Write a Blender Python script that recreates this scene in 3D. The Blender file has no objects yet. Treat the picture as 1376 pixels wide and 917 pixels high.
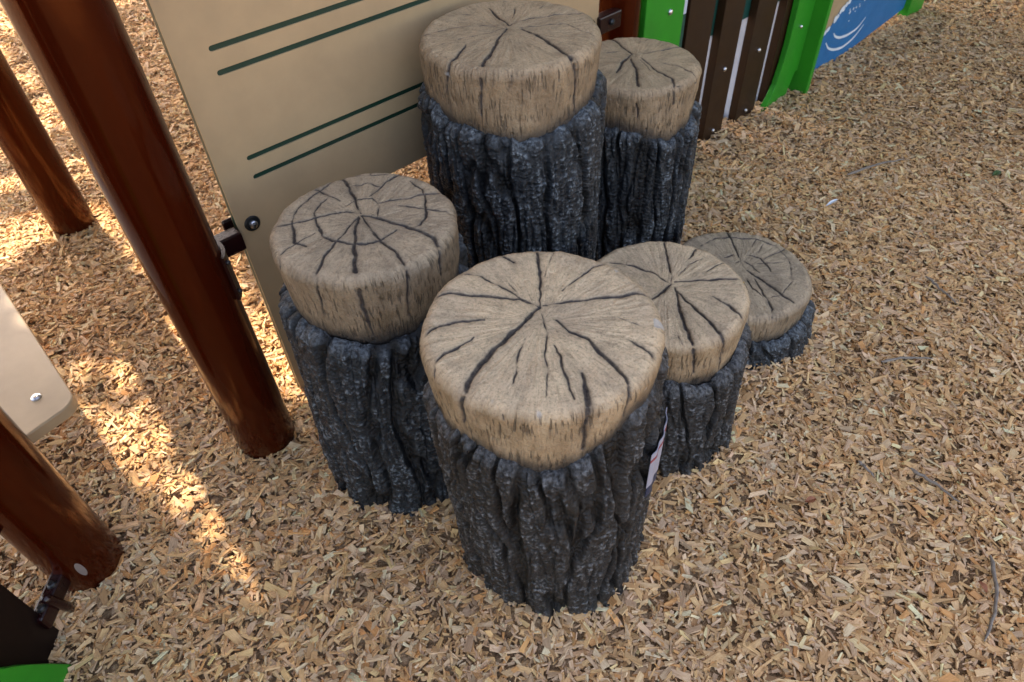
import bpy, bmesh, math
import numpy as np
from mathutils import Matrix, Vector

rng = np.random.default_rng(11)
scene = bpy.context.scene

# ------------------------------------------------------------------ camera
CH = 1.3
TH, ROLL = 0.79478, 0.051518
fwd = np.array([0, math.cos(TH), -math.sin(TH)])
dn0 = np.array([0, -math.sin(TH), -math.cos(TH)])
c_, s_ = math.cos(ROLL), math.sin(ROLL)
Rv = c_ * np.array([1, 0, 0.]) + s_ * dn0
Dv = -s_ * np.array([1, 0, 0.]) + c_ * dn0
cd = bpy.data.cameras.new('camera')
cam = bpy.data.objects.new('camera', cd)
scene.collection.objects.link(cam)
cam.matrix_world = Matrix(((Rv[0], -Dv[0], -fwd[0], 0), (Rv[1], -Dv[1], -fwd[1], 0),
                           (Rv[2], -Dv[2], -fwd[2], CH), (0, 0, 0, 1)))
cd.sensor_width = 36
cd.lens = 36 * 930 / 1376
cd.clip_start = 0.02
cd.clip_end = 500
cd.dof.use_dof = True
cd.dof.focus_distance = 1.1
cd.dof.aperture_fstop = 9.0
scene.camera = cam

# ------------------------------------------------------------------ light
SUN_EL = math.radians(52)
SUN_H = np.array([-0.603, 0.798])          # horizontal direction towards the sun
w = bpy.data.worlds.new('World'); scene.world = w
w.use_nodes = True
nt = w.node_tree
sky = nt.nodes.new('ShaderNodeTexSky'); sky.sky_type = 'NISHITA'; sky.sun_disc = False
sky.sun_elevation = SUN_EL
sky.sun_rotation = math.atan2(SUN_H[0], SUN_H[1])
sky.air_density = 1.0; sky.dust_density = 2.5; sky.ozone_density = 1.0
nt.links.new(sky.outputs[0], nt.nodes['Background'].inputs[0])
nt.nodes['Background'].inputs[1].default_value = 0.15
SD = np.array([SUN_H[0] * math.cos(SUN_EL), SUN_H[1] * math.cos(SUN_EL), math.sin(SUN_EL)])
SD = SD / np.linalg.norm(SD)
sl = bpy.data.lights.new('sun', 'SUN'); sl.energy = 2.4; sl.angle = math.radians(0.6); sl.color = (1, .97, .90)
so = bpy.data.objects.new('sun', sl); scene.collection.objects.link(so)
so.rotation_euler = Vector(SD).to_track_quat('Z', 'Y').to_euler()
scene.view_settings.view_transform = 'Standard'
scene.view_settings.look = 'None'
scene.view_settings.exposure = 2.28
scene.view_settings.gamma = 1.0
scene.view_settings.use_white_balance = True
scene.view_settings.white_balance_temperature = 8400
scene.view_settings.white_balance_tint = 18
scene.view_settings.use_curve_mapping = False

# ------------------------------------------------------------------ helpers
def link(o, parent=None):
    scene.collection.objects.link(o)
    if parent is not None: o.parent = parent
    return o
def tag(o, label=None, cat=None, group=None, kind=None):
    if label: o['label'] = label
    if cat: o['category'] = cat
    if group: o['group'] = group
    if kind: o['kind'] = kind
    return o
def empty(name, loc, label, cat, group=None):
    o = bpy.data.objects.new(name, None); o.empty_display_size = .05
    o.location = loc; link(o); tag(o, label, cat, group); return o
def mesh_obj(name, V, Fa, mat, parent=None, smooth=True, attrs=None, origin=None):
    """V (n,3) array, Fa (m,4) or (m,3) int array -> ONE mesh object; coordinates relative to the parent"""
    V = np.asarray(V, np.float32); Fa = np.asarray(Fa, np.int32)
    me = bpy.data.meshes.new(name)
    k = Fa.shape[1]
    me.vertices.add(len(V)); me.vertices.foreach_set('co', V.ravel())
    me.loops.add(Fa.size); me.loops.foreach_set('vertex_index', Fa.ravel())
    me.polygons.add(len(Fa)); me.polygons.foreach_set('loop_start', np.arange(0, Fa.size, k, dtype=np.int32))
    me.polygons.foreach_set('loop_total', np.full(len(Fa), k, np.int32))
    me.polygons.foreach_set('use_smooth', np.full(len(Fa), smooth, bool))
    for an, (ty, arr) in (attrs or {}).items():
        a = me.attributes.new(an, ty, 'POINT')
        a.data.foreach_set({'FLOAT': 'value', 'FLOAT_VECTOR': 'vector', 'FLOAT_COLOR': 'color'}[ty], np.asarray(arr, np.float32).ravel())
    me.update(calc_edges=True)
    me.materials.append(mat)
    o = bpy.data.objects.new(name, me)
    if origin is not None: o.location = origin
    return link(o, parent)
def bm_obj(name, bm, mat, parent=None, smooth=False, bevel=0, seg=2):
    if bevel:
        bmesh.ops.bevel(bm, geom=[e for e in bm.edges if e.is_manifold and e.calc_face_angle(0) > .5], offset=bevel, segments=seg, affect='EDGES', profile=.5)
    bmesh.ops.recalc_face_normals(bm, faces=bm.faces)
    me = bpy.data.meshes.new(name); bm.to_mesh(me); bm.free()
    for p in me.polygons: p.use_smooth = smooth
    me.materials.append(mat)
    return link(bpy.data.objects.new(name, me), parent)
def frame_mat(o, x, y, z):
    return Matrix(((x[0], y[0], z[0], o[0]), (x[1], y[1], z[1], o[1]), (x[2], y[2], z[2], o[2]), (0, 0, 0, 1)))
def add_box(bm, lo, hi, M=None):
    vs = bmesh.ops.create_cube(bm, size=1)['verts']
    for v in vs:
        v.co = Vector([(lo[i] + hi[i]) / 2 + v.co[i] * (hi[i] - lo[i]) for i in range(3)])
        if M is not None: v.co = M @ v.co
    return vs
def add_lathe(bm, prof, M, n=40):
    rings = []
    for r, z in prof:
        rings.append([bm.verts.new(M @ Vector((r * math.cos(2 * math.pi * k / n), r * math.sin(2 * math.pi * k / n), z))) for k in range(n)])
    for a, b in zip(rings, rings[1:]):
        for k in range(n): bm.faces.new((a[k], a[(k + 1) % n], b[(k + 1) % n], b[k]))
    bm.faces.new(rings[-1]); bm.faces.new(list(reversed(rings[0])))
def outline(bm, loops, M, y0, y1, seg=None):
    """plate with holes: loops are lists of (u, z); the first is the outer outline. thickness from y0 to y1"""
    edges = []
    for L in loops:
        vs = [bm.verts.new(M @ Vector((u, y0, z))) for u, z in L]
        edges += [bm.edges.new((vs[i], vs[(i + 1) % len(vs)])) for i in range(len(vs))]
    g = bmesh.ops.triangle_fill(bm, use_beauty=True, use_dissolve=False, edges=edges)
    fs = [f for f in g['geom'] if isinstance(f, bmesh.types.BMFace)]
    ex = bmesh.ops.extrude_face_region(bm, geom=fs)
    dv = (M @ Vector((0, y1, 0))) - (M @ Vector((0, y0, 0)))
    for v in [e for e in ex['geom'] if isinstance(e, bmesh.types.BMVert)]: v.co += dv
def arc(cx, cz, r, a0, a1, n=6):
    return [(cx + r * math.cos(math.radians(a0 + (a1 - a0) * k / n)), cz + r * math.sin(math.radians(a0 + (a1 - a0) * k / n))) for k in range(n + 1)]

# numpy noise
_perm = rng.permutation(256); _perm = np.concatenate([_perm] * 3)
_grad = rng.normal(size=(256, 3)); _grad /= np.linalg.norm(_grad, axis=1)[:, None]
def gn(P):
    """gradient noise of (n,3) points, about -1..1"""
    P = np.asarray(P, float); I = np.floor(P).astype(int); f = P - I; u = f * f * f * (f * (f * 6 - 15) + 10)
    I &= 255
    def h(dx, dy, dz):
        k = _perm[_perm[_perm[(I[:, 0] + dx) & 255] + ((I[:, 1] + dy) & 255)] + ((I[:, 2] + dz) & 255)] & 255
        return (_grad[k] * (f - [dx, dy, dz])).sum(1)
    x, y, z = u[:, 0], u[:, 1], u[:, 2]
    a = h(0, 0, 0) * (1 - x) + h(1, 0, 0) * x; b = h(0, 1, 0) * (1 - x) + h(1, 1, 0) * x
    c = h(0, 0, 1) * (1 - x) + h(1, 0, 1) * x; d = h(0, 1, 1) * (1 - x) + h(1, 1, 1) * x
    return 1.6 * ((a * (1 - y) + b * y) * (1 - z) + (c * (1 - y) + d * y) * z)
def fbm(P, o=3):
    s = 0; a = 1.
    for k in range(o): s = s + a * gn(np.asarray(P) * 2 ** k + 17.3 * k); a *= .5
    return s
def vor(u, v, per, seed):
    """F1, F2 and cell value of a jittered grid, periodic in u with integer period per"""
    iu = np.floor(u).astype(int); iv = np.floor(v).astype(int)
    F1 = np.full(u.shape, 9.); F2 = F1.copy(); cid = np.zeros(u.shape)
    T = np.random.default_rng(seed).random((per, 128, 3))
    for du in (-1, 0, 1):
        for dv in (-2, -1, 0, 1, 2):
            a = (iu + du) % per; b = (iv + dv) % 128; t = T[a, b]
            d = np.hypot(iu + du + .1 + .8 * t[..., 0] - u, iv + dv + t[..., 1] - v)
            m = d < F1
            F2 = np.where(m, F1, np.minimum(F2, d)); cid = np.where(m, t[..., 2], cid); F1 = np.where(m, d, F1)
    return F1, F2, cid
def sst(a, b, x):
    t = np.clip((x - a) / (b - a), 0, 1); return t * t * (3 - 2 * t)

# ------------------------------------------------------------------ materials
class NT:
    def __init__(s, name):
        s.m = bpy.data.materials.new(name); s.m.use_nodes = True; s.t = s.m.node_tree; s.b = s.t.nodes['Principled BSDF']
    def n(s, ty, **k):
        x = s.t.nodes.new(ty)
        for a, v in k.items(): setattr(x, a, v)
        return x
    def l(s, a, b): s.t.links.new(a, b)
    def attr(s, name, out='Fac'):
        x = s.n('ShaderNodeAttribute'); x.attribute_name = name; return x.outputs[out]
    def noise(s, vec, scale, detail=3, rough=.55):
        x = s.n('ShaderNodeTexNoise'); x.inputs['Scale'].default_value = scale; x.inputs['Detail'].default_value = detail
        x.inputs['Roughness'].default_value = rough
        if vec is not None: s.l(vec, x.inputs['Vector'])
        return x.outputs['Fac']
    def map(s, vec, sc):
        x = s.n('ShaderNodeMapping'); x.inputs['Scale'].default_value = sc; s.l(vec, x.inputs['Vector']); return x.outputs[0]
    def obj(s): return s.n('ShaderNodeTexCoord').outputs['Object']
    def mr(s, v, a, b, c=0, d=1, smooth=False):
        x = s.n('ShaderNodeMapRange'); x.interpolation_type = 'SMOOTHSTEP' if smooth else 'LINEAR'
        s.l(v, x.inputs[0])
        for i, q in enumerate((a, b, c, d)): x.inputs[i + 1].default_value = q
        return x.outputs[0]
    def math(s, op, a, b=None):
        x = s.n('ShaderNodeMath', operation=op)
        for i, q in enumerate((a, b)):
            if q is None: continue
            if isinstance(q, (int, float)): x.inputs[i].default_value = q
            else: s.l(q, x.inputs[i])
        return x.outputs[0]
    def mix(s, f, a, b, mode='MIX'):
        x = s.n('ShaderNodeMix', data_type='RGBA', blend_type=mode)
        for i, q in ((0, f), (6, a), (7, b)):
            if isinstance(q, tuple): x.inputs[i].default_value = (*q, 1)
            elif isinstance(q, (int, float)): x.inputs[i].default_value = q
            else: s.l(q, x.inputs[i])
        return x.outputs[2]
    def col(s, c):
        if isinstance(c, tuple): s.b.inputs['Base Color'].default_value = (*c, 1)
        else: s.l(c, s.b.inputs['Base Color'])
    def rough(s, r):
        if isinstance(r, (int, float)): s.b.inputs['Roughness'].default_value = r
        else: s.l(r, s.b.inputs['Roughness'])
    def bump(s, h, dist, strength=1.):
        x = s.n('ShaderNodeBump'); x.inputs['Distance'].default_value = dist; x.inputs['Strength'].default_value = strength
        s.l(h, x.inputs['Height']); s.l(x.outputs[0], s.b.inputs['Normal'])

def plastic(name, c, rough=.38, dirt=.12, bump=.00015, spec=.5):
    m = NT(name); m.b.inputs['Specular IOR Level'].default_value = spec; o = m.obj()
    n1 = m.noise(o, 9, 5, .6); n2 = m.noise(o, 60, 3)
    dk = tuple(v * (1 - dirt) * .9 for v in c)
    m.col(m.mix(m.mr(n1, .35, .7), c, dk))
    m.rough(m.mr(n1, .3, .7, rough * .85, rough * 1.25))
    m.bump(m.noise(o, 900, 2), bump)
    return m.m

def cap_mat(name, base, grey, wash, amt=1.):
    m = NT(name); g = m.attr('gr', 'Vector'); o = m.obj()
    crack = m.attr('crack'); low = m.attr('low'); side = m.attr('side'); rub = m.attr('rub')
    blot = m.noise(o, 14, 4, .6)
    c = m.mix(m.mr(blot, .35, .68, smooth=True), base, grey)
    fine = m.noise(m.map(g, (150, 20, 1)), 1, 5, .7)
    c = m.mix(m.math('MULTIPLY', m.mr(fine, .5, .78, smooth=True), .55 * amt), c, wash)
    st = m.mr(m.noise(m.map(g, (30, 16, 1)), 1, 6, .72), .46, .66, 0, 1, True)
    c = m.mix(m.math('MULTIPLY', st, .50), c, tuple(v * .48 for v in grey))
    st2 = m.mr(m.noise(o, 46, 5, .75), .52, .64, 0, 1, True)
    c = m.mix(m.math('MULTIPLY', st2, .40), c, tuple(v * .55 for v in grey))
    speck = m.noise(o, 260, 4, .7)
    c = m.mix(m.math('MULTIPLY', m.mr(speck, .5, .68), .45), c, tuple(v * .45 for v in wash))
    # worn brush strokes, pale
    pale = m.noise(m.map(g, (70, 16, 1)), 1.3, 5, .7)
    c = m.mix(m.math('MULTIPLY', m.mr(pale, .55, .75), .35), c, tuple(min(1, v * 1.35) for v in base))
    # brown wash down the sides
    sidewash = m.math('MULTIPLY', m.math('MULTIPLY', side, m.mr(m.noise(m.map(g, (26, 9, 1)), 1, 4, .6), .3, .75, .4, 1)), .92)
    c = m.mix(sidewash, c, wash)
    # short vertical tool marks on the sides
    dash = m.noise(m.map(g, (215, 28, 1)), 1.0, 2, .5)
    patch = m.noise(m.map(g, (14, 20, 1)), 1.0, 2, .6)
    dashm = m.math('MULTIPLY', m.mr(dash, .55, .63), m.mr(patch, .36, .55))
    dashm = m.math('MULTIPLY', dashm, side)
    c = m.mix(m.math('MULTIPLY', dashm, .62), c, (.035, .028, .022))
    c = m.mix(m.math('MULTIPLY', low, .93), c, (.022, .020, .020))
    ck = m.math('MULTIPLY', crack, m.mr(m.noise(o, 90, 4, .7), .2, .6, .72, 1))
    c = m.mix(ck, c, (.042, .034, .032))
    c = m.mix(rub, c, (.45, .47, .47))
    m.col(c)
    m.rough(m.mr(fine, .3, .7, .42, .58))
    m.b.inputs['Specular IOR Level'].default_value = .5
    h = m.math('ADD', m.math('MULTIPLY', speck, .9), m.math('MULTIPLY', fine, 1.1))
    h = m.math('SUBTRACT', h, m.math('MULTIPLY', dashm, 1.2))
    h = m.math('ADD', h, m.math('MULTIPLY', m.noise(o, 700, 2, .6), .5))
    m.bump(h, .0022, 1.)
    return m.m

def bark_mat(name, dark, mid, hi, hiamt):
    m = NT(name); o = m.obj(); hgt = m.attr('hgt'); top = m.attr('top')
    n1 = m.noise(m.map(o, (1, 1, .35)), 26, 5, .65)
    n2 = m.noise(m.map(o, (1, 1, .62)), 150, 5, .75)
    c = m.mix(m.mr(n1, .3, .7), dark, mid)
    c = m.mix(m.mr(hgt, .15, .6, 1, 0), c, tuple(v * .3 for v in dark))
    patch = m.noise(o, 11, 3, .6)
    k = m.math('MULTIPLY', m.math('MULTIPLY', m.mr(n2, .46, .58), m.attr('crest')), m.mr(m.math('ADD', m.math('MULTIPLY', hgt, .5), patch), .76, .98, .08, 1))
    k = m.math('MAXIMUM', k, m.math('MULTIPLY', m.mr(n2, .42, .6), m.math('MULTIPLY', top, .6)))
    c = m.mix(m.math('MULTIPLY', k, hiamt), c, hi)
    m.col(c)
    m.rough(m.mr(n1, .3, .7, .26, .45))
    m.b.inputs['Specular IOR Level'].default_value = .42
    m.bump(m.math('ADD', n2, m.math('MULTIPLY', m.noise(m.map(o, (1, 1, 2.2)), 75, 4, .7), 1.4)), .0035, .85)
    return m.m

def post_mat():
    m = NT('brown_powder_coat'); o = m.obj()
    n = m.noise(m.map(o, (1, 1, .25)), 14, 5, .65)
    c = m.mix(m.mr(n, .35, .7), (.043, .0048, .0010), (.030, .0032, .0008))
    # dust and splashes low on the post
    sep = m.n('ShaderNodeSeparateXYZ'); m.l(o, sep.inputs[0])
    lowz = m.mr(sep.outputs[2], .0, .16, 1, 0, True)
    dust = m.math('MULTIPLY', m.mr(m.noise(m.map(o, (1, 1, .5)), 45, 6, .75), .50, .68), m.math('ADD', m.math('MULTIPLY', lowz, .10), .006))
    c = m.mix(dust, c, (.30, .17, .08))
    m.col(c)
    m.rough(m.mr(dust, 0, .4, .13, .5))
    m.b.inputs['Specular IOR Level'].default_value = .5
    m.b.inputs['Specular Tint'].default_value = (.85, .40, .22, 1)
    m.bump(m.noise(o, 30, 2), .0004, .4)
    return m.m

M = {}
M['post'] = post_mat()
M['beige'] = plastic('beige_plastic', (.44, .305, .175), .34, .06)
M['green_core'] = plastic('dark_green_plastic', (.002, .034, .020), .4)
M['green'] = plastic('bright_green_plastic', (.002, .25, .018), .36, .05, spec=.35)
M['brown'] = plastic('brown_plastic', (.030, .0115, .0035), .45, spec=.3)
M['maroon'] = plastic('maroon_plastic', (.0055, .0010, .0012), .45, spec=.25)
M['white'] = plastic('pale_grey_plastic', (.50, .55, .64), .45)
M['teal'] = plastic('teal_plastic', (.003, .060, .048), .4)
M['blue'] = plastic('blue_plastic', (.001, .15, .36), .38, .05, spec=.3)
M['foam'] = plastic('white_paint', (.70, .76, .80), .5)
def metal(name, c, r):
    m = NT(name); m.b.inputs['Metallic'].default_value = 1; m.col(c); m.rough(m.mr(m.noise(m.obj(), 120, 3), .3, .7, r * .7, r * 1.3)); return m.m
M['steel'] = metal('brushed_steel', (.62, .63, .66), .3)
M['black'] = plastic('black_washer', (.012, .013, .014), .3)

def chip_mat():
    m = NT('wood_chip'); col = m.attr('ccol', 'Color'); g = m.attr('cgr', 'Vector')
    fib = m.noise(m.map(g, (70, 900, 900)), 1, 3, .65)
    c = m.mix(m.mr(fib, .35, .7), col, m.mix(1., col, (.72, .63, .53), 'MULTIPLY'))
    m.col(c); m.rough(.65); m.b.inputs['Specular IOR Level'].default_value = .15
    m.bump(fib, .0006, .8)
    return m.m
M['chip'] = chip_mat()
def soil_mat():
    m = NT('chip_bed'); o = m.n('ShaderNodeTexCoord').outputs['Object']
    v = m.n('ShaderNodeTexVoronoi'); v.inputs['Scale'].default_value = 75; m.l(o, v.inputs['Vector'])
    v.inputs['Randomness'].default_value = 1
    sp = m.n('ShaderNodeSeparateColor'); m.l(v.outputs['Color'], sp.inputs[0])
    c = m.mix(sp.outputs[0], (.34, .21, .105), (.62, .41, .23))
    c = m.mix(m.mr(v.outputs['Distance'], .3, .9), c, (.20, .115, .055))
    m.col(c); m.rough(.8)
    m.bump(m.math('ADD', sp.outputs[1], m.noise(o, 160, 3)), .012, .9)
    return m.m
M['soil'] = soil_mat()
def simple(name, c, r=.6):
    m = NT(name); n = m.noise(m.obj(), 80, 4, .7)
    m.col(m.mix(m.mr(n, .3, .7), c, tuple(v * .5 for v in c))); m.rough(r); m.bump(n, .001); return m.m
M['twig'] = simple('twig_bark', (.27, .225, .185))
M['leaf'] = simple('leaf', (.05, .11, .025), .5)
M['dryleaf'] = simple('dry_leaf', (.36, .12, .05), .6)
M['trunk'] = simple('tree_bark', (.12, .09, .06), .85)
M['steelgreen'] = M['green']

# ------------------------------------------------------------------ the fence line: u along it, y away from the camera, z up
A0 = np.array([-.5312, 1.1410]); DU = np.array([.75461, .65617]); DN = np.array([-.65617, .75461])
FM = frame_mat((A0[0], A0[1], 0), (DU[0], DU[1], 0), (DN[0], DN[1], 0), (0, 0, 1))
def loc(u, y, z=0.):
    p = A0 + u * DU + y * DN; return (float(p[0]), float(p[1]), z)

STUMPS = {  # cap centre x, y, top height, cap radius, base centre x, y, base radius, joint (angle, height below the top)
 'front': (.043, .710, .613, .174, .062, .712, .171, [(-169, -.104), (-134, -.108), (-107, -.116), (-88, -.128), (-69, -.100), (-49, -.060), (-18, -.050), (60, -.07), (130, -.09)]),
 'left': (-.243, .984, .61, .160, -.248, .945, .170, [(-157, -.135), (-122, -.132), (-89, -.138), (-62, -.140), (-40, -.125), (30, -.09), (120, -.11)]),
 'bigback': (.026, 1.357, .768, .177, .033, 1.362, .174, [(-173, -.100), (-147, -.108), (-116, -.130), (-88, -.143), (-58, -.130), (-25, -.105), (30, -.09), (110, -.11)]),
 'rightback': (.326, 1.62, .577, .157, .340, 1.617, .152, [(-150, -.09), (-110, -.094), (-91, -.104), (-61, -.140), (-35, -.125), (-10, -.105), (80, -.09)]),
 'mid': (.309, 1.026, .38, .166, .321, 1.002, .170, [(-150, -.09), (-97, -.098), (-72, -.117), (-40, -.115), (-20, -.095), (60, -.08)]),
 'small': (.575, 1.312, .169, .176, .590, 1.300, .176, [(-150, -.085), (-94, -.090), (-71, -.090), (-46, -.078), (-25, -.066), (80, -.07)]),
}
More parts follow.
